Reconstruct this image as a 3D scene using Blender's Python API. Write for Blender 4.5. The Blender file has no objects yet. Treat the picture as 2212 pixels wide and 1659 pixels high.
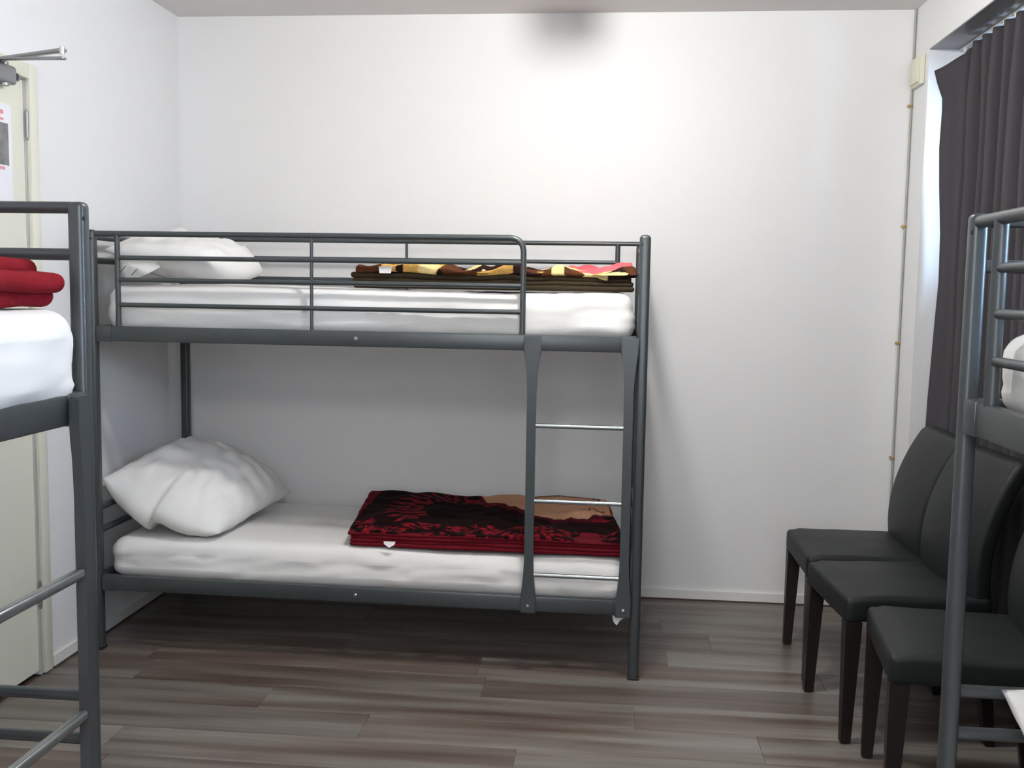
import bpy, bmesh, math, random
import numpy as np
from mathutils import Vector, Matrix, noise

C = bpy.context.scene.collection
PI = math.pi

# ------------------------------------------------------------------ camera
CX, CY, CZ, F = 2.0346, -4.6287, 1.4300, 2153.96
YAW, PITCH, ROLL = 0.09423, 0.09314, 0.01631
fw = Vector((-math.sin(YAW) * math.cos(PITCH), math.cos(YAW) * math.cos(PITCH), -math.sin(PITCH)))
r0 = Vector((math.cos(YAW), math.sin(YAW), 0))
u0 = r0.cross(fw)
rr = r0 * math.cos(ROLL) + u0 * math.sin(ROLL)
uu = -r0 * math.sin(ROLL) + u0 * math.cos(ROLL)
cam = bpy.data.cameras.new('camera')
camo = bpy.data.objects.new('camera', cam)
C.objects.link(camo)
camo.matrix_world = Matrix(((rr.x, uu.x, -fw.x, CX), (rr.y, uu.y, -fw.y, CY), (rr.z, uu.z, -fw.z, CZ), (0, 0, 0, 1)))
cam.sensor_width = 36
cam.lens = 36 * F / 2212
cam.clip_start = 0.05
bpy.context.scene.camera = camo

# ------------------------------------------------------------------ world, lamps' power, exposure
w = bpy.data.worlds.new('sky')
bpy.context.scene.world = w
w.use_nodes = True
bg = w.node_tree.nodes['Background']
bg.inputs[0].default_value = (0.50, 0.71, 1.0, 1)
bg.inputs[1].default_value = 38.0
LAMP_A, LAMP_B = 43.0, 52.0
LAMP_COL = (1.0, 0.985, 0.955)
# added fill light inside the room, evens out the walls from behind the camera
al = bpy.data.lights.new('fill_light', 'AREA')
al.shape = 'RECTANGLE'; al.size = 1.5; al.size_y = 1.1
al.energy = 18; al.color = (0.86, 0.91, 1.0)
ao = bpy.data.objects.new('fill_light', al); C.objects.link(ao)
ao.location = (2.3, -5.46, 1.6); ao.rotation_euler = (math.radians(90), 0, 0)
vs = bpy.context.scene.view_settings
vs.view_transform = 'Standard'
vs.look = 'None'
vs.gamma = 1
vs.use_curve_mapping = False
vs.exposure = 0.65

W, H, YB = 3.346, 2.68, -5.5
NX = 3.66            # plane of the window wall at the back of the niche


# ------------------------------------------------------------------ materials
def mat(name, col, rough=0.6, metal=0.0, spec=0.5, nscale=0, namt=0.0, bump=0.0, bscale=200, stretch=None, coat=0.0):
    m = bpy.data.materials.new(name)
    m.use_nodes = True
    nt = m.node_tree
    b = nt.nodes['Principled BSDF']
    b.inputs['Base Color'].default_value = (*col, 1)
    b.inputs['Roughness'].default_value = rough
    b.inputs['Metallic'].default_value = metal
    b.inputs['Specular IOR Level'].default_value = spec
    b.inputs['Coat Weight'].default_value = coat
    tc = nt.nodes.new('ShaderNodeTexCoord')
    mp = nt.nodes.new('ShaderNodeMapping')
    nt.links.new(tc.outputs['Object'], mp.inputs[0])
    if stretch:
        mp.inputs['Scale'].default_value = stretch
    if namt:
        n = nt.nodes.new('ShaderNodeTexNoise')
        n.inputs['Scale'].default_value = nscale
        n.inputs['Detail'].default_value = 4
        nt.links.new(mp.outputs[0], n.inputs['Vector'])
        mx = nt.nodes.new('ShaderNodeMix')
        mx.data_type = 'RGBA'
        nt.links.new(n.outputs[0], mx.inputs[0])
        mx.inputs[6].default_value = (*[c * (1 - namt) for c in col], 1)
        mx.inputs[7].default_value = (*[min(1, c * (1 + namt)) for c in col], 1)
        nt.links.new(mx.outputs[2], b.inputs['Base Color'])
    if bump:
        n2 = nt.nodes.new('ShaderNodeTexNoise')
        n2.inputs['Scale'].default_value = bscale
        n2.inputs['Detail'].default_value = 3
        nt.links.new(mp.outputs[0], n2.inputs['Vector'])
        bp = nt.nodes.new('ShaderNodeBump')
        bp.inputs['Strength'].default_value = bump
        bp.inputs['Distance'].default_value = 0.002
        nt.links.new(n2.outputs[0], bp.inputs['Height'])
        nt.links.new(bp.outputs[0], b.inputs['Normal'])
    return m


def emis(name, col, st):
    m = bpy.data.materials.new(name)
    m.use_nodes = True
    b = m.node_tree.nodes['Principled BSDF']
    b.inputs['Base Color'].default_value = (*col, 1)
    b.inputs['Emission Color'].default_value = (*col, 1)
    b.inputs['Emission Strength'].default_value = st
    return m


M = {}
M['front'] = mat('grey_front_wall_paint', (0.50, 0.50, 0.49), 0.8, nscale=3, namt=0.03)
M['wall'] = mat('woven_wallpaper', (0.80, 0.805, 0.805), 0.46, 0, 0.3, bump=0.16, bscale=95)
M['ceil'] = mat('ceiling_paint', (0.78, 0.76, 0.75), 0.9, 0, 0.2, nscale=3, namt=0.02)
M['trim'] = mat('white_trim_paint', (0.80, 0.80, 0.77), 0.4, nscale=5, namt=0.02)
M['seal'] = mat('brown_floor_seal', (0.085, 0.055, 0.04), 0.6, nscale=20, namt=0.2)
M['door'] = mat('cream_door_paint', (0.74, 0.73, 0.62), 0.4, nscale=4, namt=0.02)
M['frame'] = mat('grey_bunk_enamel', (0.062, 0.071, 0.076), 0.36, 0.35, 0.55, nscale=60, namt=0.06)
M['rung'] = mat('steel_grey_rung', (0.24, 0.26, 0.265), 0.27, 0.7, 0.5, nscale=60, namt=0.05)
M['chrome'] = mat('bolt_steel', (0.7, 0.7, 0.7), 0.2, 1.0, nscale=60, namt=0.05)
M['black'] = mat('black_plastic', (0.01, 0.01, 0.01), 0.5, nscale=30, namt=0.1)
M['sheet'] = mat('white_cotton_sheet', (0.76, 0.755, 0.74), 0.85, 0, 0.2, nscale=6, namt=0.03, bump=0.25, bscale=25)
M['pillow'] = mat('white_pillowcase', (0.78, 0.775, 0.76), 0.85, 0, 0.2, nscale=6, namt=0.02, bump=0.3, bscale=18)
M['seam'] = mat('dark_seam_thread', (0.05, 0.05, 0.05), 0.8, nscale=30, namt=0.1)
M['curtain'] = mat('charcoal_curtain_cloth', (0.058, 0.053, 0.060), 0.75, 0, 0.3, nscale=150, namt=0.12, bump=0.15, bscale=500)
M['leather'] = mat('dark_leatherette', (0.0105, 0.0125, 0.013), 0.52, 0, 0.32, nscale=40, namt=0.12, bump=0.15, bscale=350)
M['leg'] = mat('dark_brown_wood', (0.014, 0.010, 0.009), 0.4, 0, 0.4, nscale=10, namt=0.3, stretch=(12, 12, 1))
M['red'] = mat('red_fleece', (0.20, 0.010, 0.016), 0.95, 0, 0.1, nscale=90, namt=0.3, bump=0.5, bscale=160)
M['maroon'] = mat('maroon_fleece', (0.115, 0.006, 0.012), 0.95, 0, 0.1, nscale=90, namt=0.35, bump=0.5, bscale=160)
M['olive'] = mat('dark_brown_fleece', (0.040, 0.029, 0.017), 0.95, 0, 0.1, nscale=90, namt=0.35, bump=0.5, bscale=160)
M['label'] = mat('white_label_cloth', (0.85, 0.82, 0.84), 0.6, nscale=40, namt=0.03)
M['cable'] = mat('grey_cable_sheath', (0.38, 0.39, 0.34), 0.5, nscale=30, namt=0.05)
M['brass'] = mat('brass_clip', (0.55, 0.38, 0.13), 0.35, 0.9, nscale=30, namt=0.1)
M['box'] = mat('cream_plastic', (0.74, 0.72, 0.58), 0.45, nscale=12, namt=0.04)
M['alu'] = mat('closer_aluminium', (0.30, 0.31, 0.32), 0.38, 0.7, nscale=30, namt=0.05)
M['track'] = mat('white_track', (0.75, 0.75, 0.72), 0.4, nscale=30, namt=0.03)
M['paper'] = mat('poster_paper', (0.82, 0.82, 0.86), 0.7, nscale=12, namt=0.02)
M['pink'] = mat('pink_print', (0.75, 0.30, 0.34), 0.7, nscale=60, namt=0.3)
M['photo'] = mat('grey_photo_print', (0.20, 0.20, 0.20), 0.6, nscale=26, namt=0.7)
M['plastic'] = mat('white_plastic', (0.78, 0.78, 0.76), 0.4, nscale=12, namt=0.02)
M['winframe'] = mat('white_window_frame', (0.78, 0.79, 0.80), 0.4, nscale=12, namt=0.02)
M['diff'] = emis('lamp_diffuser_glass', (1.0, 0.97, 0.92), 2.5)


def wall_weave():
    # fine diagonal weave of the wallpaper, relief only
    m = M['wall']
    nt = m.node_tree
    b = nt.nodes['Principled BSDF']
    v = nt.nodes.new('ShaderNodeTexVoronoi')
    v.inputs['Scale'].default_value = 160
    tc = [n for n in nt.nodes if n.type == 'TEX_COORD'][0]
    nt.links.new(tc.outputs['Object'], v.inputs['Vector'])
    bp = nt.nodes.new('ShaderNodeBump')
    bp.inputs['Strength'].default_value = 0.12
    bp.inputs['Distance'].default_value = 0.0015
    old = [n for n in nt.nodes if n.type == 'BUMP' and n != bp][0]
    nt.links.new(v.outputs['Distance'], bp.inputs['Height'])
    nt.links.new(old.outputs[0], bp.inputs['Normal'])
    nt.links.new(bp.outputs[0], b.inputs['Normal'])


wall_weave()


def glass():
    m = bpy.data.materials.new('window_glass')
    m.use_nodes = True
    nt = m.node_tree
    nt.nodes.clear()
    o = nt.nodes.new('ShaderNodeOutputMaterial')
    t = nt.nodes.new('ShaderNodeBsdfTransparent')
    g = nt.nodes.new('ShaderNodeBsdfGlossy')
    g.inputs['Roughness'].default_value = 0.02
    fr = nt.nodes.new('ShaderNodeFresnel')
    mx = nt.nodes.new('ShaderNodeMixShader')
    nt.links.new(fr.outputs[0], mx.inputs[0])
    nt.links.new(t.outputs[0], mx.inputs[1])
    nt.links.new(g.outputs[0], mx.inputs[2])
    nt.links.new(mx.outputs[0], o.inputs[0])
    return m


M['glass'] = glass()


def plank_mat():
    m = bpy.data.materials.new('grey_brown_laminate')
    m.use_nodes = True
    nt = m.node_tree
    L = nt.links.new
    b = nt.nodes['Principled BSDF']
    b.inputs['Roughness'].default_value = 0.33
    b.inputs['Specular IOR Level'].default_value = 0.45
    tc = nt.nodes.new('ShaderNodeTexCoord')
    oi = nt.nodes.new('ShaderNodeObjectInfo')
    mul = nt.nodes.new('ShaderNodeMath'); mul.operation = 'MULTIPLY'; mul.inputs[1].default_value = 37.0
    L(oi.outputs['Random'], mul.inputs[0])
    add = nt.nodes.new('ShaderNodeVectorMath'); add.operation = 'ADD'
    L(tc.outputs['Object'], add.inputs[0]); L(mul.outputs[0], add.inputs[1])

    def nz(sx, sy, sc, det):
        mp = nt.nodes.new('ShaderNodeMapping'); mp.inputs['Scale'].default_value = (sx, sy, 1)
        L(add.outputs[0], mp.inputs[0])
        n = nt.nodes.new('ShaderNodeTexNoise'); n.inputs['Scale'].default_value = sc; n.inputs['Detail'].default_value = det
        L(mp.outputs[0], n.inputs['Vector'])
        return n
    a = nz(0.75, 12, 1.0, 3)
    c = nz(3, 70, 1.0, 5)
    rp = nt.nodes.new('ShaderNodeValToRGB')
    e = rp.color_ramp.elements
    e[0].position = 0.30; e[0].color = (0.082, 0.054, 0.042, 1)
    e[1].position = 0.66; e[1].color = (0.205, 0.190, 0.172, 1)
    k = e.new(0.44); k.color = (0.122, 0.094, 0.079, 1)
    k = e.new(0.54); k.color = (0.166, 0.146, 0.130, 1)
    L(a.outputs[0], rp.inputs[0])
    mx = nt.nodes.new('ShaderNodeMix'); mx.data_type = 'RGBA'; mx.blend_type = 'MULTIPLY'; mx.inputs[0].default_value = 1
    rg = nt.nodes.new('ShaderNodeMapRange'); rg.inputs[3].default_value = 0.72; rg.inputs[4].default_value = 1.28
    L(c.outputs[0], rg.inputs[0]); L(rp.outputs[0], mx.inputs[6]); L(rg.outputs[0], mx.inputs[7])
    mx2 = nt.nodes.new('ShaderNodeMix'); mx2.data_type = 'RGBA'; mx2.blend_type = 'MULTIPLY'; mx2.inputs[0].default_value = 1
    rg2 = nt.nodes.new('ShaderNodeMapRange'); rg2.inputs[3].default_value = 0.86; rg2.inputs[4].default_value = 1.14
    L(oi.outputs['Random'], rg2.inputs[0]); L(mx.outputs[2], mx2.inputs[6]); L(rg2.outputs[0], mx2.inputs[7])
    L(mx2.outputs[2], b.inputs['Base Color'])
    bp = nt.nodes.new('ShaderNodeBump'); bp.inputs['Strength'].default_value = 0.12; bp.inputs['Distance'].default_value = 0.001
    L(c.outputs[0], bp.inputs['Height']); L(bp.outputs[0], b.inputs['Normal'])
    return m


M['plank'] = plank_mat()


def colmat(name):
    m = bpy.data.materials.new(name)
    m.use_nodes = True
    nt = m.node_tree
    b = nt.nodes['Principled BSDF']
    b.inputs['Roughness'].default_value = 0.95
    b.inputs['Specular IOR Level'].default_value = 0.1
    a = nt.nodes.new('ShaderNodeVertexColor'); a.layer_name = 'Pattern'
    n = nt.nodes.new('ShaderNodeTexNoise'); n.inputs['Scale'].default_value = 120
    tc = nt.nodes.new('ShaderNodeTexCoord'); nt.links.new(tc.outputs['Object'], n.inputs['Vector'])
    rg = nt.nodes.new('ShaderNodeMapRange'); rg.inputs[3].default_value = 0.7; rg.inputs[4].default_value = 1.3
    nt.links.new(n.outputs[0], rg.inputs[0])
    mx = nt.nodes.new('ShaderNodeMix'); mx.data_type = 'RGBA'; mx.blend_type = 'MULTIPLY'; mx.inputs[0].default_value = 1
    nt.links.new(a.outputs[0], mx.inputs[6]); nt.links.new(rg.outputs[0], mx.inputs[7])
    nt.links.new(mx.outputs[2], b.inputs['Base Color'])
    bp = nt.nodes.new('ShaderNodeBump'); bp.inputs['Strength'].default_value = 0.5; bp.inputs['Distance'].default_value = 0.003
    nt.links.new(n.outputs[0], bp.inputs['Height']); nt.links.new(bp.outputs[0], b.inputs['Normal'])
    return m


M['fleece_print'] = colmat('printed_fleece')


# ------------------------------------------------------------------ helpers
def link(name, me, m=None, parent=None, smooth=True, ang=40):
    if m is not None:
        me.materials.append(m)
    if smooth:
        for p in me.polygons:
            p.use_smooth = True
        me.set_sharp_from_angle(angle=math.radians(ang))
    o = bpy.data.objects.new(name, me)
    C.objects.link(o)
    if parent:
        o.parent = parent
    return o


class MB:
    """collects primitive shapes into one mesh"""
    def __init__(s):
        s.bm = bmesh.new()

    def box(s, c, d, bev=0.0, seg=2, rot=None):
        g = bmesh.ops.create_cube(s.bm, size=1)
        vs_ = g['verts']
        for v in vs_:
            v.co = Vector((v.co.x * d[0], v.co.y * d[1], v.co.z * d[2]))
        if bev:
            es = list({e for v in vs_ for e in v.link_edges})
            r = bmesh.ops.bevel(s.bm, geom=es, offset=bev, segments=seg, affect='EDGES', profile=0.5)
            vs_ = list({v for f in r['faces'] for v in f.verts} | {v for v in vs_ if v.is_valid})
        for v in vs_:
            p = v.co
            if rot:
                p = rot @ p
            v.co = p + Vector(c)
        return s

    def tube(s, pts, r, n=14, cap=True):
        pts = [Vector(p) for p in pts]
        rings = []
        for i, p in enumerate(pts):
            a = pts[i] - pts[i - 1] if i else pts[1] - pts[0]
            b = pts[i + 1] - pts[i] if i < len(pts) - 1 else a
            t = (a.normalized() + b.normalized()).normalized()
            ref = Vector((0, 0, 1)) if abs(t.z) < 0.9 else Vector((0, 1, 0))
            if i:
                ref = last
            x = (ref - t * ref.dot(t)).normalized()
            last = x
            y = t.cross(x)
            rings.append([s.bm.verts.new(p + (x * math.cos(2 * PI * k / n) + y * math.sin(2 * PI * k / n)) * r) for k in range(n)])
        for A, B in zip(rings, rings[1:]):
            for k in range(n):
                s.bm.faces.new((A[k], A[(k + 1) % n], B[(k + 1) % n], B[k]))
        if cap:
            s.bm.faces.new(rings[0][::-1]); s.bm.faces.new(rings[-1])
        return s

    def prism(s, poly, y0, y1):
        """extrude an x-z outline along y"""
        A = [s.bm.verts.new((p[0], y0, p[1])) for p in poly]
        B = [s.bm.verts.new((p[0], y1, p[1])) for p in poly]
        n = len(poly)
        s.bm.faces.new(A); s.bm.faces.new(B[::-1])
        for k in range(n):
            s.bm.faces.new((A[k], B[k], B[(k + 1) % n], A[(k + 1) % n]))
        return s

    def done(s, name, m=None, parent=None, ang=40):
        bmesh.ops.recalc_face_normals(s.bm, faces=s.bm.faces)
        me = bpy.data.meshes.new(name)
        s.bm.to_mesh(me)
        s.bm.free()
        return link(name, me, m, parent, True, ang)


def thing(name, label, cat, loc=(0, 0, 0), rz=0, group=None):
    o = bpy.data.objects.new(name, None)
    o.empty_display_size = 0.1
    C.objects.link(o)
    o.location = loc
    o.rotation_euler = (0, 0, rz)
    o['label'] = label
    o['category'] = cat
    if group:
        o['group'] = group
    return o


def tag(o, label, cat, group=None):
    o['label'] = label; o['category'] = cat
    if group:
        o['group'] = group
    return o


def struct(o):
    o['kind'] = 'structure'
    return o


def arc_path(pts, r, seg=6):
    """round the corners of a polyline"""
    pts = [Vector(p) for p in pts]
    out = [pts[0]]
    for i in range(1, len(pts) - 1):
        a = (pts[i - 1] - pts[i]).normalized(); b = (pts[i + 1] - pts[i]).normalized()
        p0 = pts[i] + a * r; p2 = pts[i] + b * r
        for k in range(seg + 1):
            t = k / seg
            out.append(p0 * (1 - t) ** 2 + pts[i] * 2 * t * (1 - t) + p2 * t * t)
    out.append(pts[-1])
    return out


def rbox_mesh(name, dims, r, div, disp=None, color=None):
    """rounded box, centred in x,y, base at z=0; disp(p, n)->offset vector"""
    L, D, Hh = dims
    nx, ny, nz = div
    idx = {}
    verts = []
    faces = []

    def edge(n, size, rad):
        # more divisions near the ends to make the rounding smooth
        a = np.linspace(0, 1, n + 1)
        k = max(2, n // 8)
        u = [size * t for t in a]
        ends = [rad * (1 - math.cos(q * PI / 2 / 4)) for q in range(5)]
        u = sorted(set([round(v, 6) for v in u if rad < v < size - rad] + [round(v, 6) for v in ends] + [round(size - v, 6) for v in ends]))
        return [v - size / 2 for v in u]
    X, Y, Z = edge(nx, L, min(r, L / 2 - 1e-4)), edge(ny, D, min(r, D / 2 - 1e-4)), edge(nz, Hh, min(r, Hh / 2 - 1e-4))

    def V(x, y, z):
        k = (round(x, 6), round(y, 6), round(z, 6))
        if k not in idx:
            p = Vector((x, y, z))
            rx = min(r, Hh / 2 - 1e-4)
            q = Vector((max(-L / 2 + r, min(L / 2 - r, x)), max(-D / 2 + r, min(D / 2 - r, y)), max(-Hh / 2 + rx, min(Hh / 2 - rx, z))))
            d = p - q
            if d.length > 1e-7:
                dd = Vector((d.x / r, d.y / r, d.z / rx))
                dd.normalize()
                p = q + Vector((dd.x * r, dd.y * r, dd.z * rx))
                n = dd
            else:
                n = Vector((0, 0, 1))
            p.z += Hh / 2
            if disp:
                p = p + disp(p.copy(), n)
            idx[k] = len(verts)
            verts.append(p)
        return idx[k]

    def grid(A, B, f, flip):
        for i in range(len(A) - 1):
            for j in range(len(B) - 1):
                q = [f(A[i], B[j]), f(A[i + 1], B[j]), f(A[i + 1], B[j + 1]), f(A[i], B[j + 1])]
                faces.append([V(*p) for p in (q[::-1] if flip else q)])
    grid(X, Y, lambda a, b: (a, b, Z[-1]), False)
    grid(X, Y, lambda a, b: (a, b, Z[0]), True)
    grid(X, Z, lambda a, b: (a, Y[0], b), False)
    grid(X, Z, lambda a, b: (a, Y[-1], b), True)
    grid(Y, Z, lambda a, b: (X[0], a, b), True)
    grid(Y, Z, lambda a, b: (X[-1], a, b), False)
    me = bpy.data.meshes.new(name)
    me.from_pydata([tuple(v) for v in verts], [], faces)
    if color is not None:
        at = me.color_attributes.new('Pattern', 'FLOAT_COLOR', 'POINT')
        arr = np.array([tuple(v) for v in verts])
        at.data.foreach_set('color', color(arr).astype(np.float32).ravel())
    me.update()
    return me


def nz(x, y, z, s, seed=0):
    return noise.noise(Vector((x * s + seed * 13.7, y * s + seed * 5.1, z * s + seed * 3.3)))


# ------------------------------------------------------------------ room shell
def boxes(name, lst, m, parent=None):
    b = MB()
    for (x0, x1, y0, y1, z0, z1) in lst:
        b.box(((x0 + x1) / 2, (y0 + y1) / 2, (z0 + z1) / 2), (x1 - x0, y1 - y0, z1 - z0))
    return b.done(name, m, parent)


struct(boxes('wall_back', [(-0.15, 3.9, 0, 0.12, 0, H)], M['wall']))
FX0, FX1, FZ0, FZ1 = 1.5, 3.1, 1.0, 2.2
struct(boxes('wall_front', [(-0.15, FX0, YB - 0.12, YB, 0, H), (FX1, 3.9, YB - 0.12, YB, 0, H), (FX0, FX1, YB - 0.12, YB, 0, FZ0), (FX0, FX1, YB - 0.12, YB, FZ1, H)], M['front']))
w3 = bpy.data.objects.new('window_3', None); C.objects.link(w3); struct(w3); w3.location = ((FX0 + FX1) / 2, YB - 0.06, FZ0)  # unseen window, added to go with the fill light
f_ = MB()
for s_ in (-1, 1):
    f_.box((s_ * 0.775, 0, 0.6), (0.05, 0.06, 1.2), 0.004)
    f_.box((0, 0, 0.6 + s_ * 0.575), (1.5, 0.06, 0.05), 0.004)
f_.box((0, 0, 0.6), (0.06, 0.06, 1.1), 0.004)
f_.done('window_frame', M['winframe'], w3)
for s_ in (-1, 1):
    MB().box((s_ * 0.39, 0.0, 0.6), (0.718, 0.03, 1.1), 0.004).done('added_blind', M['paper'], w3)  # closes the added window against the sky
struct(boxes('ceiling', [(-0.15, 3.9, YB - 0.12, 0.12, H, H + 0.1)], M['ceil']))
DY0, DY1, DZ = -1.262, -2.12, 2.135
struct(boxes('wall_left', [(-0.0799, 0, DY0, 0, 0, H), (-0.0799, 0, YB, DY1, 0, H), (-0.0799, 0, DY1, DY0, DZ, H)], M['wall']))
NY0, NY1, NZ = -0.205, -4.9, 2.462
WZ0, WZ1 = 1.47, 2.36
WIN = [(-0.33, -2.35), (-2.62, -4.64)]
wr = [(W, 3.9, NY0, 0, 0, H), (W, 3.9, YB, NY1, 0, H), (W, 3.9, NY1, NY0, NZ + 0.004, H),
      (NX, 3.9, NY1, NY0, 0, WZ0), (NX, 3.9, NY1, NY0, WZ1, NZ),
      (NX, 3.9, WIN[0][0], NY0, WZ0, WZ1), (NX, 3.9, WIN[1][0], WIN[0][1], WZ0, WZ1), (NX, 3.9, NY1, WIN[1][1], WZ0, WZ1)]
struct(boxes('wall_right', wr, M['wall']))

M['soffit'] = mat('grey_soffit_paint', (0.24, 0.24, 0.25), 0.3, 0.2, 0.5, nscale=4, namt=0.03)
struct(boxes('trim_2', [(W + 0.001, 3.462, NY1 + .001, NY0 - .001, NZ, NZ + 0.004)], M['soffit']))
struct(boxes('door_light_stop', [(-0.15, -0.08, DY1 - 0.2, DY0 + 0.2, -0.05, DZ + 0.2)], M['black']))  # black panel added behind the door to stop outside light under it

# floor: a base with every laminate plank laid on it
fl = struct(boxes('floor', [(-0.15, 3.9, YB - 0.12, 0.12, -0.06, -0.0085)], M['seal']))
random.seed(5)
PW, PL = 0.192, 1.28
known = {-1.248: 2.158, -1.632: 1.784, -1.44: 1.271, -0.864: 0.30, -1.056: 1.62, -0.672: 2.3, -1.824: 0.55}
k = 0
y = -0.672 + 4 * PW
while y > YB:
    ytop = min(y, -0.002); ybot = max(y - PW, YB)
    if ytop - ybot > 0.02:
        off = None
        for kk, v in known.items():
            if abs(kk - y) < 0.01:
                off = v
        if off is None:
            off = random.uniform(0, PL)
        x = off
        while x > 0.002:
            x -= PL
        while x < NX:
            x0 = max(x, 0.002); x1 = min(x + PL, NX)
            if x1 - x0 > 0.03:
                b = MB().box((0, 0, 0), (x1 - x0 - 0.0007, ytop - ybot - 0.0007, 0.0085), 0.0004, 1)
                o = b.done('plank', M['plank'], fl)
                o.location = ((x0 + x1) / 2, (ytop + ybot) / 2, -0.00425)
            x += PL
    y -= PW

BH = 0.048
struct(boxes('baseboard_back', [(0.014, W, -0.013, -0.0005, 0.008, BH)], M['trim']))
struct(boxes('baseboard_left', [(0.0005, 0.013, -1.20, -0.014, 0.008, BH), (0.0005, 0.013, YB + .01, DY1 - .07, 0.008, BH)], M['trim']))
struct(boxes('trim_1', [(0.016, W, -0.016, -0.0005, 0.0, 0.008), (0.0005, 0.016, -1.20, -0.016, 0.0, 0.008)], M['seal']))

# door
d = bpy.data.objects.new('door_1', None); C.objects.link(d); struct(d)
d.location = (0, DY0, 0)
b = MB().box((-0.025, -(DY0 - DY1) / 2, (DZ + 0.012) / 2 - 0.0005), (0.04, DY0 - DY1 - 0.012, DZ - 0.021), 0.002, 1)
b.done('door_leaf', M['door'], d)
fb = MB()
FWd = 0.052
fb.box((0.006, FWd / 2, (DZ + FWd) / 2 + 0.003), (0.022, FWd, DZ + FWd - 0.006), 0.004)
fb.box((0.006, -(DY0 - DY1) - FWd / 2, (DZ + FWd) / 2 + 0.003), (0.022, FWd, DZ + FWd - 0.006), 0.004)
fb.box((0.006, -(DY0 - DY1) / 2, DZ + FWd / 2), (0.0215, DY0 - DY1 + 0.001, FWd), 0.004)
fb.done('door_frame', M['door'], d)
for z in (1.98, 1.1, 0.30):
    hb = MB().tube([(0.004, -0.002, z - 0.045), (0.004, -0.002, z + 0.045)], 0.0065, 10)
    hb.tube([(0.004, -0.002, z - 0.052), (0.004, -0.002, z - 0.045)], 0.0045, 8)
    hb.tube([(0.004, -0.002, z + 0.045), (0.004, -0.002, z + 0.052)], 0.0045, 8)
    hb.done('hinge', M['alu'], d)
hb = MB().box((0.0, -0.79, 1.05), (0.012, 0.04, 0.2), 0.003)
hb.tube(arc_path([(0.0, -0.79, 1.1), (0.05, -0.79, 1.1), (0.05, -0.68, 1.1)], 0.015), 0.009)
hb.done('door_handle', M['chrome'], d)
# door closer with its folded two-piece arm
cb = MB().box((0.026, -0.245, 2.118), (0.045, 0.25, 0.062), 0.012, 3)
cb.tube([(0.026, -0.165, 2.08), (0.026, -0.165, 2.156)], 0.017, 16)
cb.tube([(0.035, -0.115, 2.118), (0.035, -0.105, 2.118)], 0.014, 12)
cl = cb.done('door_closer', M['alu'], d)
MB().box((0, 0, 0), (0.30, 0.024, 0.011), 0.003).done('closer_arm', M['alu'], cl)
a_ = cl.children[-1]; a_.location = (0.165, -0.225, 2.165); a_.rotation_euler = (0, 0, math.radians(-22))
MB().box((0, 0, 0), (0.33, 0.020, 0.009), 0.003).done('closer_arm', M['alu'], cl)
a_ = cl.children[-1]; a_.location = (0.150, -0.235, 2.150); a_.rotation_euler = (0, math.radians(4), math.radians(-18))
cb = MB().tube([(0.30, -0.287, 2.150), (0.30, -0.287, 2.173)], 0.008, 12)
cb.done('arm_pivot', M['chrome'], cl)

# poster on the door
po = thing('poster', 'white paper notice with pink lines and a grey photo taped on the cream door', 'poster', (0.0, -1.55, 1.70))
MB().box((-0.0035, 0.0125, 0.165), (0.0015, 0.385, 0.33)).done('paper_sheet', M['paper'], po)
MB().box((-0.0025, 0.005, 0.195), (0.0012, 0.36, 0.14)).done('printed_photo', M['photo'], po)
for z, h in ((0.300, 0.014), (0.277, 0.008), (0.114, 0.010)):
    MB().box((-0.0025, -0.005, z), (0.0012, 0.33, h)).done('printed_line', M['pink'], po)

# windows
for wi, (a, b_) in enumerate(WIN):
    wn = bpy.data.objects.new('window_%d' % (wi + 1), None); C.objects.link(wn); struct(wn)
    wn.location = (NX + 0.05, (a + b_) / 2, WZ0)
    ww = a - b_; hh = WZ1 - WZ0
    f = MB()
    for s in (-1, 1):
        f.box((0, s * (ww / 2 - 0.025), hh / 2), (0.06, 0.05, hh), 0.004)
        f.box((0, 0, hh / 2 + s * (hh / 2 - 0.025)), (0.06, ww - 0.1, 0.05), 0.004)
    f.box((0, 0, hh / 2), (0.06, 0.06, hh - 0.1), 0.004)
    f.done('window_frame', M['winframe'], wn)
    for s in (-1, 1):
        MB().box((0, s * (ww / 4 - 0.01), hh / 2), (0.006, ww / 2 - 0.078, hh - 0.098)).done('pane', M['glass'], wn)
    MB().box((-0.055, 0, -0.012), (0.09, ww + 0.04, 0.022), 0.004).done('window_sill', M['winframe'], wn)


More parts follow.
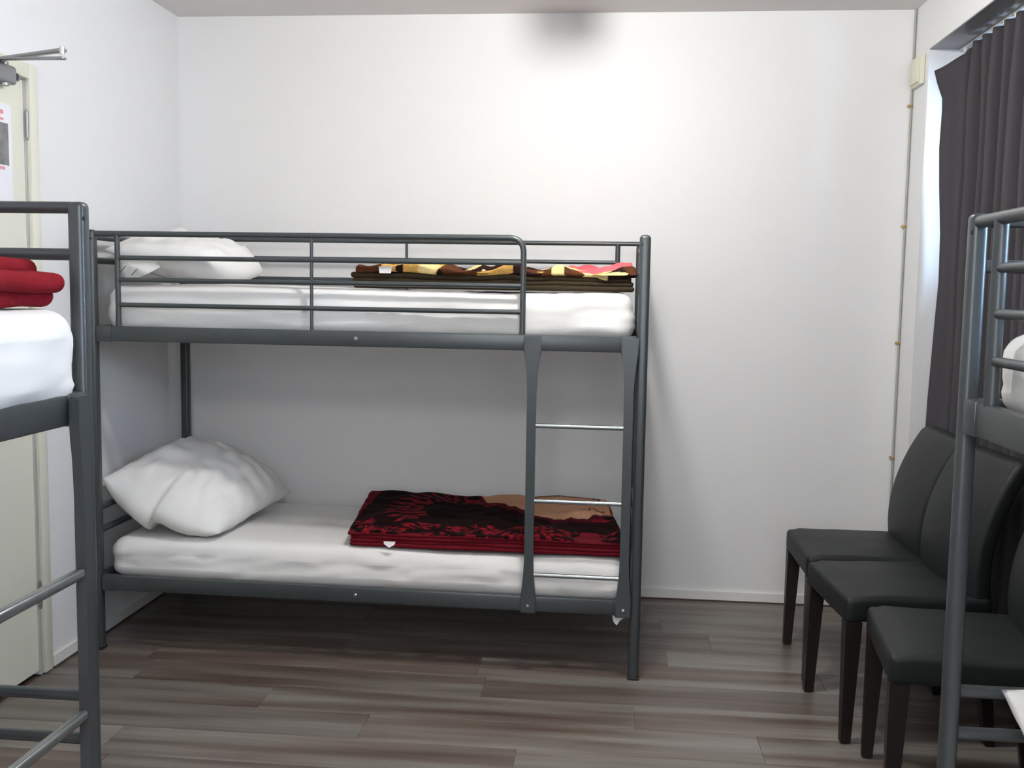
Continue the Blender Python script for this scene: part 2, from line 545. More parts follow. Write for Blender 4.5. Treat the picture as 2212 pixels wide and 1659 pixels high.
# ------------------------------------------------------------------ ceiling lamps and an added shadow caster
def lamp(x, y, power, label, soft=0.078):
    t = thing('ceiling_lamp', label, 'lamp', (x, y, H), 0)
    b = MB().tube([(0, 0, -0.012), (0, 0, -0.0005)], 0.15, 40)
    b.done('lamp_base', M['plastic'], t)
    b = MB()
    n = 40
    rings = []
    for i in range(9):
        a = i / 8 * PI / 2
        rings.append([b.bm.verts.new((0.14 * math.cos(a) * math.cos(2 * PI * q / n), 0.14 * math.cos(a) * math.sin(2 * PI * q / n), -0.012 - 0.022 * math.sin(a))) for q in range(n)] if i < 8 else None)
    tip = b.bm.verts.new((0, 0, -0.034))
    for A, B in zip(rings[:7], rings[1:8]):
        for q in range(n):
            b.bm.faces.new((A[q], A[(q + 1) % n], B[(q + 1) % n], B[q]))
    for q in range(n):
        b.bm.faces.new((rings[7][q], rings[7][(q + 1) % n], tip))
    b.done('lamp_shade', M['diff'], t)
    ld = bpy.data.lights.new('bulb', 'POINT')
    ld.energy = power; ld.color = LAMP_COL; ld.shadow_soft_size = soft
    lo = bpy.data.objects.new('bulb', ld); C.objects.link(lo); lo.parent = t
    lo.location = (0, 0, -0.11)
    return t


lamp(1.95, -1.64, LAMP_A, 'round white ceiling lamp in front of the back wall')
lamp(1.80, -4.85, LAMP_B, 'round white ceiling lamp behind the camera', 0.22)
sa = thing('shadow_blocker', 'unseen white cylinder added on the ceiling to shade the top of the back wall', 'blocker', (1.895, -0.98, H))  # unseen cylinder, added and sized to cast the soft dark patch on the wall
MB().tube([(0, 0, -0.03), (0, 0, -0.0005)], 0.075, 32).done('blocker_base', M['plastic'], sa)
MB().tube([(0, 0, -0.13), (0, 0, -0.03)], 0.068, 32).done('blocker_body', M['plastic'], sa)


# ------------------------------------------------------------------ bunk beds
def bunk(label, loc, rz, P):
    L, D, zt = P['L'], P['D'], P['zt']
    t = thing('bunk_bed', label, 'bunk bed', loc, rz, None)
    fm = M['frame']
    g = 0.02; ps = P.get('ps', 0.04)
    for (x, y_) in ((0, 0), (L, 0), (0, D), (L, D)):
        b = MB().box((x, y_, zt / 2), (ps, ps, zt), ps * 0.33, 4)
        p = b.done('post', fm, t)
        MB().box((x, y_, 0.004), (ps + 0.003, ps + 0.003, 0.014), 0.004).done('foot_cap', M['black'], p)
        if y_ == 0:
            MB().tube([(x + (g if x == 0 else -g) * 0.5, -ps / 2 - 0.0005, zt - 0.035), (x + (g if x == 0 else -g) * 0.5, -ps / 2 + 0.0015, zt - 0.035)], 0.0045, 10).done('bolt_hole', M['black'], p)
    bh = P.get('bh', 0.058)
    for zb in (P['zu'], P['zl']):
        for y_ in (0, D):
            sb = MB().box((L / 2, y_, zb - bh / 2), (L - 0.038, 0.026, bh), 0.005, 2).done('side_beam', fm, t)
            if y_ == 0:
                for xs in (0.05, L - 0.05):
                    MB().box((xs, 0, zb - bh / 2), (0.06, 0.031, bh + 0.004), 0.004, 2).done('beam_bracket', fm, sb)
                xb = P.get('bolt', 1.035)
                c = MB().tube([(xb, -0.018, zb - 0.027), (xb, -0.012, zb - 0.027)], 0.0075, 14)
                c.tube([(xb, -0.0215, zb - 0.027), (xb, -0.018, zb - 0.027)], 0.0045, 6)
                c.done('bolt', M['chrome'], sb)
        for x in (0, L):
            MB().box((x, D / 2, zb - bh / 2), (0.026, D - 0.038, bh), 0.005, 2).done('end_beam', fm, t)
        base = None
        for q in range(13):
            x = 0.12 + (L - 0.24) * q / 12
            if base is None:
                base = MB().box((0, 0, 0), (0.055, D - 0.03, 0.008), 0.002, 1).done('slat', fm, t)
                o = base
            else:
                o = base.copy(); C.objects.link(o)
            o.location = (x, D / 2, zb - bh + 0.022)
    # end frames
    for x in (0, L):
        for z in P['eu'] + P['el']:
            MB().tube([(x, 0.015, z), (x, D - 0.015, z)], 0.0125, 14).done('end_rail', fm, t)
    # front guard rail
    gz = P['gz']; gx0, gx1 = P['gx'], P['gx1']
    y_ = 0.0
    path = arc_path([(0.0, y_, gz[0]), (gx1, y_, gz[0]), (gx1, y_, P['zu'] - 0.004)], 0.055, 8)
    gr = MB().tube(path, P.get('gr', 0.011), 14).done('guard_rail', fm, t)
    for z in gz[1:]:
        MB().tube([(gx0, y_, z), (gx1, y_, z)], 0.009, 12).done('rail', fm, gr)
    MB().tube([(gx0, y_, gz[0]), (gx0, y_, P['zu'] - 0.004)], P.get('gu', 0.010), 12).done('upright', fm, gr)
    MB().tube([(P['gxm'], y_, gz[0]), (P['gxm'], y_, P['zu'] - 0.004)], 0.0065, 12).done('upright', fm, gr)
    # rear guard rail
    rz_ = P['rz']
    gr = MB().tube([(0.0, D, rz_[0]), (L, D, rz_[0])], 0.010, 14).done('rear_guard_rail', fm, t)
    for z in rz_[1:]:
        MB().tube([(0.10, D, z), (L - 0.10, D, z)], 0.009, 12).done('rail', fm, gr)
    for x, r_ in ((0.10, 0.011), (L / 2, 0.0065), (L - 0.10, 0.011)):
        MB().tube([(x, D, rz_[0]), (x, D, P['zu'] - 0.004)], r_, 12).done('upright', fm, gr)
    # ladder
    la = bpy.data.objects.new('ladder', None); C.objects.link(la); la.parent = t
    ly = -0.026
    zu0 = P['zu'] - bh; zl1 = P['zl']
    for x in P['lx']:
        wt, wm, wb = 0.032, 0.0165, 0.028
        pts_l, pts_r = [], []
        zs = [zu0 + bh, zu0]
        prof = [(zu0 + bh - .004, wt), (zu0, wt), (zu0 - 0.03, 0.026), (zu0 - 0.06, 0.0215), (zu0 - 0.10, 0.0185), (zu0 - 0.15, wm),
                (zl1 + 0.16, wm), (zl1 + 0.10, 0.0185), (zl1 + 0.05, 0.0225), (zl1 + 0.0, wb), (zl1 - bh, wb)]
        pl = [(x - w_, z) for z, w_ in prof] + [(x + w_, z) for z, w_ in prof[::-1]]
        b = MB().prism(pl, ly - 0.011, ly + 0.011)
        es = [e for e in b.bm.edges if abs(e.verts[0].co.y - e.verts[1].co.y) < 1e-6]
        bmesh.ops.bevel(b.bm, geom=es, offset=0.004, segments=2, affect='EDGES')
        b.done('stile', fm, la, 50)
        MB().tube([(x, ly - 0.016, zl1 - 0.027), (x, ly - 0.010, zl1 - 0.027)], 0.005, 12).done('bolt', M['chrome'], la)
    for z in P['rungs']:
        if P.get('flat'):
            MB().box((sum(P['lx']) / 2, ly, z), (P['lx'][1] - P['lx'][0] - 0.03, 0.022, 0.022), 0.007, 3).done('rung', M['rung'], la)
        else:
            MB().tube([(P['lx'][0] + 0.014, ly, z), (P['lx'][1] - 0.014, ly, z)], 0.0085, 14).done('rung', M['rung'], la)
    return t


ANG = -0.01235
PM = dict(L=2.0893, D=0.816, zt=1.636, zu=1.272, zl=0.298, bh=0.058, eu=[1.61, 1.52], el=[0.56, 0.47],
          gz=[1.621, 1.531, 1.448, 1.353], gx=0.105, gx1=1.653, gxm=0.862, rz=[1.643, 1.561, 1.469],
          lx=(1.694, 2.045), rungs=(0.941, 0.662, 0.384))
MX, MY = 0.0733, -0.9773
bunk('grey metal bunk bed along the back wall with a patterned blanket on each bunk', (MX, MY, 0), ANG, PM)
PLf = dict(ps=0.036, L=2.0, D=0.80, zt=1.60, zu=1.204, zl=0.235, bh=0.064, eu=[1.588, 1.491], el=[0.535, 0.437],
           gz=[1.588, 1.50, 1.41, 1.31], gx=0.10, gx1=1.50, gxm=0.8, rz=[1.59, 1.49, 1.40],
           lx=(1.59, 1.945), rungs=(0.83, 0.525), flat=True, bolt=0.99)
LX, LY = 0.93, -2.62
bunk('grey metal bunk bed in the left foreground in front of the cream door', (LX, LY - 2.0, 0), PI / 2, PLf)
PR = dict(ps=0.032, L=2.05, D=0.66, zt=1.588, zu=1.240, zl=0.30, bh=0.062, eu=[1.575, 1.49], el=[0.665, 0.58],
          gz=[1.572, 1.484, 1.403, 1.319], gx=0.115, gx1=1.60, gxm=0.86, rz=[1.575, 1.49, 1.40],
          lx=(1.66, 1.99), rungs=(0.90, 0.62, 0.38), gr=0.0125, gu=0.013)
RX, RY = 2.722, -2.665
bunk('grey metal bunk bed in the right foreground in front of the chairs', (RX, RY, 0), -PI / 2, PR)


# ------------------------------------------------------------------ mattresses
def mattress(label, loc, rz, dims, seed, sag=0.006):
    L, D, Hh = dims

    def disp(p, n):
        side = 1 - abs(n.z)
        o = Vector((0, 0, 0))
        # long soft drag folds on the sides, gentle waves on top
        f = nz(p.x * 0.45 + p.z * 2.0, p.y * 0.3, p.z * 2.2 - p.x * 0.5, 6, seed) * 0.010
        f += abs(nz(p.x * 0.8 + p.z * 2.5, 0, p.z * 3 - p.x * 0.9, 7, seed + 3)) * 0.010
        o += Vector((n.x, n.y, 0)) * (f * (1.0 if p.z < Hh * 0.8 else 0.5))
        if n.z > 0.3:
            o.z += nz(p.x, p.y, 0, 3, seed + 5) * 0.006 + abs(nz(p.x * 1.3, p.y * 0.6, 0, 8, seed + 8)) * 0.004 - sag * math.sin(p.x * 3)
        # the sheet pulls in under the mattress
        if p.z < Hh * 0.25:
            k = (1 - p.z / (Hh * 0.25)) * 0.012
            o -= Vector((n.x, n.y, 0)) * k
        return o
    me = rbox_mesh('mattress', dims, 0.055, (110, 50, 14), disp)
    o = link('mattress', me, M['sheet'], None, True, 180)
    o.location = loc; o.rotation_euler = (0, 0, rz)
    tag(o, label, 'mattress')
    return o


def local(base, rz, x, y_, z):
    c, s = math.cos(rz), math.sin(rz)
    return (base[0] + c * x - s * y_, base[1] + s * x + c * y_, z)


mbase = (MX, MY)
cx_ = 2.0893 / 2
SL = 0.027   # slat top above the beam's underside
mattress('upper mattress in white sheet on the bunk bed by the back wall', local(mbase, ANG, cx_, 0.408, 1.272 - 0.058 + SL), ANG, (2.02, 0.765, 0.187), 1)
mattress('lower mattress in white sheet on the bunk bed by the back wall', local(mbase, ANG, cx_, 0.408, 0.298 - 0.058 + SL), ANG, (2.02, 0.765, 0.168), 2)
mattress('upper mattress in white sheet on the left foreground bunk', local((LX, LY - 2.0), PI / 2, 1.0, 0.366, 1.204 - 0.064 + SL), PI / 2, (1.945, 0.765, 0.212), 3)
mattress('lower mattress in white sheet on the left foreground bunk', local((LX, LY - 2.0), PI / 2, 1.0, 0.40, 0.235 - 0.064 + SL), PI / 2, (1.93, 0.74, 0.14), 4)
mattress('upper mattress in white sheet on the right foreground bunk', local((RX, RY), -PI / 2, 1.025, 0.33, 1.240 - 0.062 + SL), -PI / 2, (1.97, 0.605, 0.165), 5)
mattress('lower mattress in white sheet on the right foreground bunk', local((RX, RY), -PI / 2, 1.025, 0.33, 0.30 - 0.062 + SL), -PI / 2, (1.97, 0.605, 0.15), 6)


# ------------------------------------------------------------------ pillows
def pillow(label, loc, rot, w, l, t, seed, bend=0.0, crease=0.012, extra=None, round_c=None):
    n = 44
    verts = []; faces = []
    top = {}; bot = {}
    for i in range(n + 1):
        for j in range(n + 1):
            u = -1 + 2 * i / n; v = -1 + 2 * j / n
            # corners stick out, edge middles are pulled in
            x = u * w / 2 * (1 - 0.10 * (1 - v * v) * abs(u) ** 3)
            y_ = v * l / 2 * (1 - 0.08 * (1 - u * u) * abs(v) ** 3)
            hgt = t / 2 * (max(0, 1 - abs(u) ** 2.6) ** 0.62) * (max(0, 1 - abs(v) ** 2.6) ** 0.62)
            edge = max(abs(u), abs(v))
            cr = (abs(nz(u * 1.2 + v, v * 0.8 - u, 0, 2.2, seed)) - 0.2) * crease * 1.6 * (1 - edge ** 4) + nz(u, v, 0, 5, seed + 2) * crease * 0.5 * (1 - edge ** 6)
            # radial gathers close to the seams
            cr += math.sin((math.atan2(v, u)) * 22 + seed) * crease * 0.25 * max(0, edge - 0.55)
            zc = bend * (u * u) + nz(u, v, 0, 1.4, seed + 7) * 0.012
            edge_w = 0.006 * nz(u, v, 1, 4, seed + 4)
            pt = Vector((x, y_, zc + hgt + cr + edge_w)); pb = Vector((x, y_, zc - hgt * 0.8 + cr * 0.5 + edge_w))
            if extra:
                pass
            if round_c:
                cc = (abs(u) * abs(v)) ** 2.2
                q_ = round_c[(1 if u > 0 else 0) + (2 if v > 0 else 0)]
                for P_ in (pt, pb):
                    P_.x *= 1 - q_ * cc; P_.y *= 1 - q_ * cc
            if extra:
                pt = extra(pt, u, v); pb = extra(pb, u, v)
            if edge > 0.9999:
                top[i, j] = bot[i, j] = len(verts); verts.append(tuple((pt + pb) / 2))
            else:
                top[i, j] = len(verts); verts.append(tuple(pt))
                bot[i, j] = len(verts); verts.append(tuple(pb))
    for i in range(n):
        for j in range(n):
            faces.append((top[i, j], top[i + 1, j], top[i + 1, j + 1], top[i, j + 1]))
            faces.append((bot[i, j + 1], bot[i + 1, j + 1], bot[i + 1, j], bot[i, j]))
    me = bpy.data.meshes.new('pillow')
    me.from_pydata(verts, [], faces)
    o = link('pillow', me, M['pillow'], None, True, 180)
    o.location = loc; o.rotation_euler = rot
    tag(o, label, 'pillow')
    return o


def low_front(p, u, v):
    p.z -= 0.075 * max(0, -v) ** 1.5 * (1 - u * u) * (1 if u < 0 else 0.4)
    p.y -= 0.035 * max(0, -v) ** 2 * (1 - u * u)
    if u > 0 and v > 0:
        p.z -= 0.03 * u * v
    return p


# lower bunk pillow: propped, one corner up against the end of the bed
pillow('white pillow propped at the left end of the lower bunk by the back wall', (0.350, -0.615, 0.600),
       (math.radians(8), math.radians(20), math.radians(-8)), 0.60, 0.66, 0.25, 3, 0.0, 0.022, low_front, (0.09, 0.10, 0.30, 0.10))
pl = pillow('white pillow on the upper bunk by the back wall behind the guard rail', (0.340, -0.66, 1.533),
            (math.radians(0), math.radians(9), math.radians(-6)), 0.50, 0.56, 0.21, 8, 0.0, 0.016, None, (0.05, 0.22, 0.15, 0.2))
# open end of its pillowcase, hanging forward over the mattress, with two dark pen strokes
bpy.context.view_layer.update()
inv = pl.matrix_world.inverted()
fo = [(0.150, 1.528), (0.158, 1.480), (0.180, 1.447), (0.215, 1.450), (0.272, 1.471), (0.318, 1.500), (0.300, 1.524), (0.225, 1.540)]
fm_ = MB()
cen = fm_.bm.verts.new(inv @ Vector((0.228, -0.938, 1.497)))
vo = [fm_.bm.verts.new(inv @ Vector((x, -0.925 + 0.02 * (z - 1.447) / 0.08 + 0.012 * math.sin(x * 40), z))) for x, z in fo]
for a_i in range(len(vo)):
    fm_.bm.faces.new((cen, vo[a_i], vo[(a_i + 1) % len(vo)]))
bmesh.ops.subdivide_edges(fm_.bm, edges=list(fm_.bm.edges), cuts=3, use_grid_fill=True, smooth=0.6)
fl_ = fm_.done('pillowcase_flap', M['pillow'], pl, 180)
md = fl_.modifiers.new('thickness', 'SOLIDIFY'); md.thickness = 0.003
for (xa, za, xb, zb) in ((0.166, 1.474, 0.192, 1.500), (0.214, 1.466, 0.238, 1.490)):
    MB().tube([inv @ Vector((xa, -0.9415, za)), inv @ Vector((xb, -0.9425, zb))], 0.0013, 6).done('pen_stroke', M['seam'], fl_)
pillow('white pillow leaning at the far end of the lower right foreground bunk', (3.04, -2.80, 0.575),
       (math.radians(62), math.radians(-8), math.radians(6)), 0.46, 0.36, 0.11, 12)
pillow('white pillow on the upper right foreground bunk', (3.13, -3.02, 1.437),
       (math.radians(4), math.radians(-4), math.radians(8)), 0.46, 0.50, 0.13, 15)


# ------------------------------------------------------------------ blankets
def smooth_in(d, s):
    return np.clip(d / s, 0, 1)


def petals(x, y, items):
    out = np.zeros_like(x)
    for (cx, cy, a, ln, wd) in items:
        c, s = math.cos(a), math.sin(a)
        u = ((x - cx) * c + (y - cy) * s) / ln
        v = (-(x - cx) * s + (y - cy) * c) / wd
        q = u * u + (v * (1 + 0.6 * u)) ** 2
        vein = np.abs(v) > 0.12
        out = np.maximum(out, np.where(q < 1, np.where(vein, 1 - 0.4 * q, 0.25), 0))
    return out


def red_pattern(P):
    x = P[:, 0] + 0.53; y = P[:, 1] + 0.34       # 0..1.06, 0..0.68
    rnd = random.Random(11)
    it = []
    for q in range(210):                         # leaf border along the front edge
        it.append((rnd.uniform(0.02, 1.06), rnd.uniform(-0.01, 0.15) + 0.02 * math.sin(q), rnd.uniform(0, PI), rnd.uniform(.010, .028), rnd.uniform(.0035, .009)))
    for ring, (r_, n_) in enumerate(((0.17, 11), (0.22, 14), (0.27, 14))):   # wreath of leaves at the left
        for q in range(n_):
            a = PI * 0.5 + 0.8 * PI * q / n_
            it.append((0.40 + r_ * math.cos(a) * 1.05, 0.38 + r_ * math.sin(a) * 1.1, a + rnd.uniform(-.5, .5), rnd.uniform(.022, .042), rnd.uniform(.006, .013)))
    for q in range(26):                          # fringe along the pale field
        a = q / 26
        it.append((0.44 + 0.6 * a, 0.60 - 0.32 * a ** 0.6, rnd.uniform(-1, .4), rnd.uniform(.02, .05), rnd.uniform(.01, .02)))
    r = petals(x, y, it)
    jit = 0.012 * np.sin(x * 60) + 0.008 * np.sin(x * 131)
    bound = np.interp(x, [0, 0.42, 0.50, 0.64, 0.78, 0.94, 1.06], [2, 0.80, 0.56, 0.44, 0.335, 0.325, 0.42]) + jit
    beige = (y > bound)
    rim = (y > bound - 0.05) & ~beige
    base = np.array([0.007, 0.0010, 0.0016]); red = np.array([0.25, 0.008, 0.018]); dk = np.array([0.062, 0.004, 0.008])
    col = base[None] * (1 - r[:, None]) + red[None] * r[:, None] * (0.55 + 0.45 * np.sin(x * 90 + y * 70)[:, None] ** 2)
    col = np.where((rim)[:, None], dk[None], col)
    bc = np.array([0.50, 0.27, 0.165])
    mark = petals(x, y, [(0.93 + .018 * q, 0.42 + 0.010 * (q % 3), 0.5 + q, .024, .005) for q in range(5)] +
                  [(0.72 + .02 * q, 0.655, 0.1 * q, .024, .008) for q in range(14)])
    bcol = bc[None] * (1 - mark[:, None]) + np.array([0.05, 0.01, 0.01])[None] * mark[:, None]
    col = np.where(beige[:, None], bcol, col)
    edge = (P[:, 2] < 0.010) | (y < 0.006) | (x < 0.012)
    col = np.where(edge[:, None], np.array([0.115, 0.006, 0.012])[None], col)
    return np.concatenate([col, np.ones((len(col), 1))], 1)


def gold_pattern(P):
    x = P[:, 0] + 0.53; y = P[:, 1] + 0.33
    rnd = random.Random(4)
    brown = np.array([0.085, 0.030, 0.012]); dark = np.array([0.020, 0.008, 0.006])
    gold = np.array([0.62, 0.36, 0.10]); pale = np.array([0.82, 0.62, 0.28]); pink = np.array([0.68, 0.13, 0.15])
    col = np.where((np.sin(x * 17 + 2 * np.sin(y * 9)) > 0.1)[:, None], brown[None], dark[None])
    for q in range(95):
        cx = rnd.uniform(0.12, 1.06); cy = rnd.uniform(0.0, 0.64)
        r = petals(x, y, [(cx, cy, rnd.uniform(0, PI), rnd.uniform(.03, .075), rnd.uniform(.012, .03))])
        c = gold if rnd.random() < 0.55 else pale
        if rnd.random() < 0.12:
            c = dark
        col = np.where((r > 0.2)[:, None], c[None], col)
    pk = (x > 0.80) & (y > 0.12 + 0.03 * np.sin(x * 30))
    col = np.where(pk[:, None], pink[None], col)
    pf = petals(x, y, [(0.83, .06, .3, .06, .03), (0.93, .03, -.3, .05, .02), (1.0, .05, .2, .05, .02), (.9, .3, .5, .07, .03), (1.0, .45, 1, .06, .02)])
    col = np.where((pf > 0.2)[:, None], pale[None], col)
    return np.concatenate([col, np.ones((len(col), 1))], 1)


def blanket(label, loc, rz, dims, layers, lm, seed, pattern=None, lift=0.0, skew=0.0, wav=0.004, topwav=0.006, lip=0.0):
    L, D, Hh = dims
    t = thing('folded_blanket', label, 'blanket', loc, rz)
    h = Hh / layers
    rnd = random.Random(seed)
    for q in range(layers):
        last = q == layers - 1
        dx = rnd.uniform(-1, 1) * 0.008; dy = rnd.uniform(-1, 1) * 0.006
        z0 = q * h

        def disp(p, n, q=q, last=last, dx=dx, dy=dy):
            zz = (q + 1 if n.z > 0 else q) / layers
            k = (wav + (topwav if last and n.z > 0.2 else 0))
            o = Vector((dx + skew * (p.y / D), dy, 0))
            o.z += nz(p.x, p.y, 0, 6, seed) * k * 2 * zz + nz(p.x, p.y, 0, 15, seed + 2) * k * 0.7 * zz
            o.z += lift * zz * (0.5 + p.y / D)
            if last and lip:
                o.z -= 0.020 * min(1, max(0, (-L * 0.36 - p.x) / 0.12)) * (1 if n.z > 0.2 else 0.2)
                e = max(0, (-p.x + L * 0.32) / L) ** 1.0
                o.z += lip * math.exp(-((p.x + L * 0.38) / 0.09) ** 2) * (1 if n.z > 0.2 else 0.6)
            o.y += nz(p.x, 0, p.z + q, 5, seed + 4) * 0.006 * (1 - p.y / D)
            o.x += nz(0, p.y, p.z + q, 5, seed + 5) * 0.008
            return o
        pat = last and pattern
        me = rbox_mesh('blanket_layer', (L, D, h * 1.12), h * 0.55, (250, 160, 2) if pat else (60, 40, 2), disp, pattern if pat else None)
        o = link('blanket_layer', me, M['fleece_print'] if pat else lm, t, True, 180)
        o.location = (0, 0, z0)
        if pat:
            o['label'] = 'patterned top layer'
    return t


bl = blanket('dark red leaf-patterned blanket with a beige corner on the lower bunk by the back wall', (1.562, -0.615, 0.442), -0.01, (1.06, 0.66, 0.058), 4, M['maroon'], 5, red_pattern, lift=0.022, skew=-0.07)
MB().prism([(-0.022, 0.0), (0.024, 0.0), (0.020, -0.012), (0.0, -0.024), (-0.02, -0.010)], 0, 0.0012).done('care_label', M['label'], bl)
c_ = bl.children[-1]; c_.location = (-0.33, -0.352, 0.030); c_.rotation_euler = (math.radians(-12), 0, 0)
bu = blanket('brown and gold floral blanket on the upper bunk by the back wall', (1.59, -0.60, 1.432), -0.012, (1.06, 0.62, 0.072), 4, M['olive'], 9, gold_pattern, lift=0.004, skew=-0.03, wav=0.006, topwav=0.022, lip=0.014)
MB().prism([(-0.028, 0.0), (0.024, 0.0), (0.020, -0.026), (-0.024, -0.026)], 0, 0.0012).done('care_label', M['label'], bu)
c_ = bu.children[-1]; c_.location = (-0.385, -0.325, 0.082); c_.rotation_euler = (math.radians(-10), 0, 0)


def fold_blanket(label, loc, rz, Lb, wd, hh, seed, mt):
    """a loosely folded blanket: one thick sheet winding back and forth, seen at its folded ends"""
    t = thing('folded_blanket', label, 'blanket', loc, rz)
    rnd = random.Random(seed)
    n = 3
    h = hh / n
    for q in range(n):
        Wq = wd * (0.95, 1.0, 0.92)[q]

        def disp(p, n_, q=q, Wq=Wq):
            k = p.x / (Wq / 2)
            o = Vector((0, 0, 0))
            o.z += -0.005 * max(0, k) ** 2 * q + 0.006 * math.sin(p.x * 9 + q) + nz(p.x, p.y, q, 7, seed) * 0.006
            o.z += (0.5 - abs(p.z / h - 0.5)) * 0.01 * nz(p.x, p.y, q, 20, seed)
            o.x += nz(0, p.y, p.z, 8, seed + q) * 0.02
            o.y += nz(p.x, 0, p.z, 8, seed + q) * 0.012
            return o
        me = rbox_mesh('blanket_layer', (Wq, Lb, h * 1.1), h * 0.54, (50, 40, 8), disp)
        o = link('blanket_layer', me, mt, t, True, 180)
        o.location = (-(wd - Wq) / 2 - 0.01 * q, 0.004 * q, q * h)
    return t


fold_blanket('plain red blanket folded on the upper left foreground bunk', (0.650, -2.89, 1.378), 0.0, 0.44, 0.58, 0.112, 3, M['red'])
fold_blanket('plain red blanket folded on the lower left foreground bunk', (0.60, -2.99, 0.333), 0.0, 0.44, 0.50, 0.075, 7, M['red'])

# white corner of sheet hanging out below the lower bunk
me = MB().prism([(-0.026, 0), (0.026, 0), (0.014, -0.016), (0.004, -0.022), (-0.008, -0.042), (-0.020, -0.03)], -0.0015, 0.0015).done('sheet_corner', M['sheet'])
me.location = (2.105, -1.0, 0.241)
tag(me, 'small white sheet corner hanging below the lower bunk beam by its right post', 'sheet')


# ------------------------------------------------------------------ chairs
def chair(label, x, y_, rz):
    t = thing('dining_chair', label, 'chair', (x, y_, 0), rz, None)
    w_, dp, zs = 0.445, 0.46, 0.485

    def sd(p, n):
        o = Vector((0, 0, 0))
        if n.z > 0.3:
            o.z += 0.010 * (1 - (p.x / (w_ / 2)) ** 2) * (1 - (p.y / (dp / 2)) ** 2) + nz(p.x, p.y, 0, 9, 3) * 0.002
        # the front of the seat drops a little over the legs
        if p.y < -dp / 2 + 0.05:
            o.z -= 0.006
        return o
    me = rbox_mesh('seat', (w_, dp, 0.085), 0.018, (18, 18, 5), sd)
    o = link('seat', me, M['leather'], t, True, 60); o.location = (0, 0, zs - 0.085)

    def bd(p, n):
        zz = p.z
        s = zz / 0.50
        o = Vector((0, 0, 0))
        # reclined and slightly curved backrest: hollow at the waist, leaning back above
        o.y += 0.02 - 0.13 * s + 0.25 * s * s - 0.015 * s ** 3
        o.x -= p.x * 0.03 * (1 - s)
        o.y += 0.014 * (1 - (2 * p.x / w_) ** 2) * (-1 if n.y < -0.3 else 0)
        return o
    me = rbox_mesh('backrest', (w_ - 0.005, 0.062, 0.50), 0.020, (18, 4, 26), bd)
    o = link('backrest', me, M['leather'], t, True, 60); o.location = (0, dp / 2 - 0.035, 0.42)
    for sx in (-1, 1):
        for sy in (-1, 1):
            zt_ = zs - 0.083
            b = MB()
            xo, yo = sx * (w_ / 2 - 0.027), sy * (dp / 2 - 0.029)
            a, c = 0.026, 0.016
            T = [b.bm.verts.new((xo + i * a, yo + j * a, zt_)) for i, j in ((-1, -1), (1, -1), (1, 1), (-1, 1))]
            kick = 0.05 if sy > 0 else 0.0
            Bv = [b.bm.verts.new((xo + sx * (a - c) + i * c, yo + kick + sy * (a - c) * (1 if sy < 0 else 0) + j * c, 0.001)) for i, j in ((-1, -1), (1, -1), (1, 1), (-1, 1))]
            b.bm.faces.new(T); b.bm.faces.new(Bv[::-1])
            for q in range(4):
                b.bm.faces.new((T[q], Bv[q], Bv[(q + 1) % 4], T[(q + 1) % 4]))
            bmesh.ops.bevel(b.bm, geom=list(b.bm.edges), offset=0.003, segments=2, affect='EDGES')
            b.done('leg', M['leg'], t)
    return t


chair('dark leatherette dining chair farthest back beside the curtain, nearest the back wall', 3.015, -0.745, -PI / 2)
chair('dark leatherette dining chair in the middle of the row of three', 3.02, -1.225, -PI / 2 + 0.085)
chair('dark leatherette dining chair nearest the camera, behind the right bunk post', 3.06, -1.77, -PI / 2 - 0.11)


# ------------------------------------------------------------------ curtains
def curtain(label, y0, y1, seed, lead=None):
    n = int(abs(y1 - y0) / 0.005)
    zs = [0.03, 0.15, 0.4, 0.7, 1.0, 1.3, 1.5, 1.7, 1.9, 2.05, 2.15, 2.22, 2.28, 2.33, 2.37, 2.40, 2.425, 2.443]
    verts = []; faces = []
    lam = 0.104
    for i in range(n + 1):
        s = i / n
        Yt = y0 + (y1 - y0) * s
        dist = abs(Yt - y0)
        for z in zs:
            tt = max(0, min(1, (z - 2.2) / 0.24))
            ph = dist / lam * 2 * PI
            wob = nz(dist * 3, z * 0.6, 0, 1.0, seed) * 1.6 * (1 - tt)
            a = 0.043 + 0.010 * nz(dist, z, 0, 2, seed + 1)
            f1 = math.sin(ph + wob)
            f2 = math.sin(ph * 0.5 + wob + 1) * 0.4
            # tight narrow pleats under the tape, wider soft folds lower down
            top = (abs(math.sin(ph / 2)) ** 0.5 * 2 - 1)
            low = abs(math.sin((ph + wob) / 2)) ** 0.75 * 2 - 1
            x = 3.490 - a * ((1 - tt) * (low * 1.05 - f2 * 0.5) + tt * top * 0.9)
            if lead:
                k = max(0, 1 - dist / 0.06)
                lx = np.interp(z, [0.03, 0.86, 1.32, 1.61, 1.75, 2.03, 2.18, 2.27, 2.37, 2.443], [3.395, 3.398, 3.414, 3.426, 3.412, 3.394, 3.397, 3.398, 3.372, 3.358])
                x = x * (1 - k) + lx * k
            yy = Yt + 0.012 * math.cos(ph + wob)
            zz = z
            if lead:
                k = max(0, 1 - dist / 0.09)
                zz -= 0.075 * k * tt
                yy -= 0.0
            verts.append((x, yy, zz))
    m_ = len(zs)
    for i in range(n):
        for j in range(m_ - 1):
            a = i * m_ + j
            faces.append((a, a + m_, a + m_ + 1, a + 1))
    me = bpy.data.meshes.new('curtain_cloth')
    me.from_pydata(verts, [], faces)
    o = link('curtain', me, M['curtain'], None, True, 180)
    md = o.modifiers.new('thickness', 'SOLIDIFY'); md.thickness = 0.002
    tag(o, label, 'curtain')
    return o


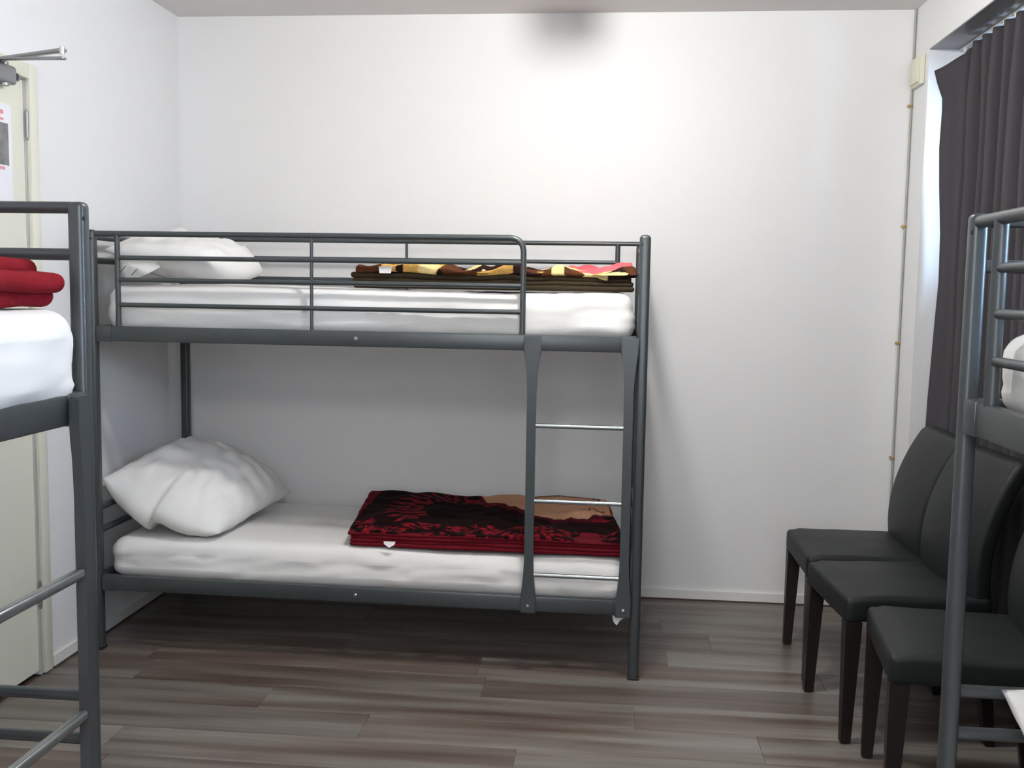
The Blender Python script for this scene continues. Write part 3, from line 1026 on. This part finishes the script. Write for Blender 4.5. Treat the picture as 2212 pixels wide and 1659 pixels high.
curtain('charcoal pleated curtain hanging in the window niche beside the chairs', -0.255, -2.72, 2, True)
curtain('charcoal pleated curtain behind the camera at the second window', -3.02, -4.8, 6)
ct = thing('curtain_track', 'white curtain track under the niche soffit with gliders', 'curtain track', (3.475, -2.5, NZ))
MB().box((0, 0, -0.005), (0.022, 4.6, 0.0095), 0.002, 1).done('track', M['track'], ct)
hk = None
for q in range(23):
    yy = 2.22 - 0.104 * q
    if hk is None:
        hk = MB().box((0, 0, -0.018), (0.004, 0.03, 0.018), 0.001, 1).done('glider', M['track'], ct)
        o = hk
    else:
        o = hk.copy(); C.objects.link(o)
    o.location = (-0.012, yy, 0)

# ------------------------------------------------------------------ cable, clips, junction box
cbx = W - 0.007
cm = MB().tube([(cbx, -0.007, 2.679), (cbx, -0.007, 0.02)], 0.0045, 10).done('wall_cable', M['cable'])
tag(cm, 'thin grey cable running down the right corner of the back wall', 'cable')
for z in (2.266, 1.742, 1.225, 0.705, 0.2):
    o = MB().tube(arc_path([(cbx - 0.010, -0.0015, z), (cbx - 0.010, -0.014, z), (cbx + 0.005, -0.014, z)], 0.005, 4), 0.003, 8)
    o.tube([(cbx - 0.010, -0.001, z), (cbx - 0.010, -0.016, z)], 0.0065, 10)
    o.done('cable_clip', M['brass'], cm)
jb = thing('junction_box', 'small cream junction box in the upper right corner beside the curtain', 'junction box', (W, -0.095, 2.395))
MB().box((-0.0105, 0, 0), (0.02, 0.13, 0.125), 0.004, 2).done('box_body', M['box'], jb)
MB().box((-0.0245, 0, -0.003), (0.010, 0.11, 0.10), 0.004, 2).done('box_cover', M['box'], jb)

# repeats of one kind share a group
GROUPS = {'dining_chair': 'dining chairs in a row along the curtain', 'bunk_bed': 'grey metal bunk beds', 'mattress': 'sheeted mattresses on the bunks',
          'pillow': 'white pillows on the bunks', 'folded_blanket': 'folded blankets on the bunks', 'curtain': 'charcoal curtains of the window niche',
          'ceiling_lamp': 'round ceiling lamps'}
for o in list(C.objects):
    if o.parent is None and o.name.split('.')[0] in GROUPS:
        o['group'] = GROUPS[o.name.split('.')[0]]
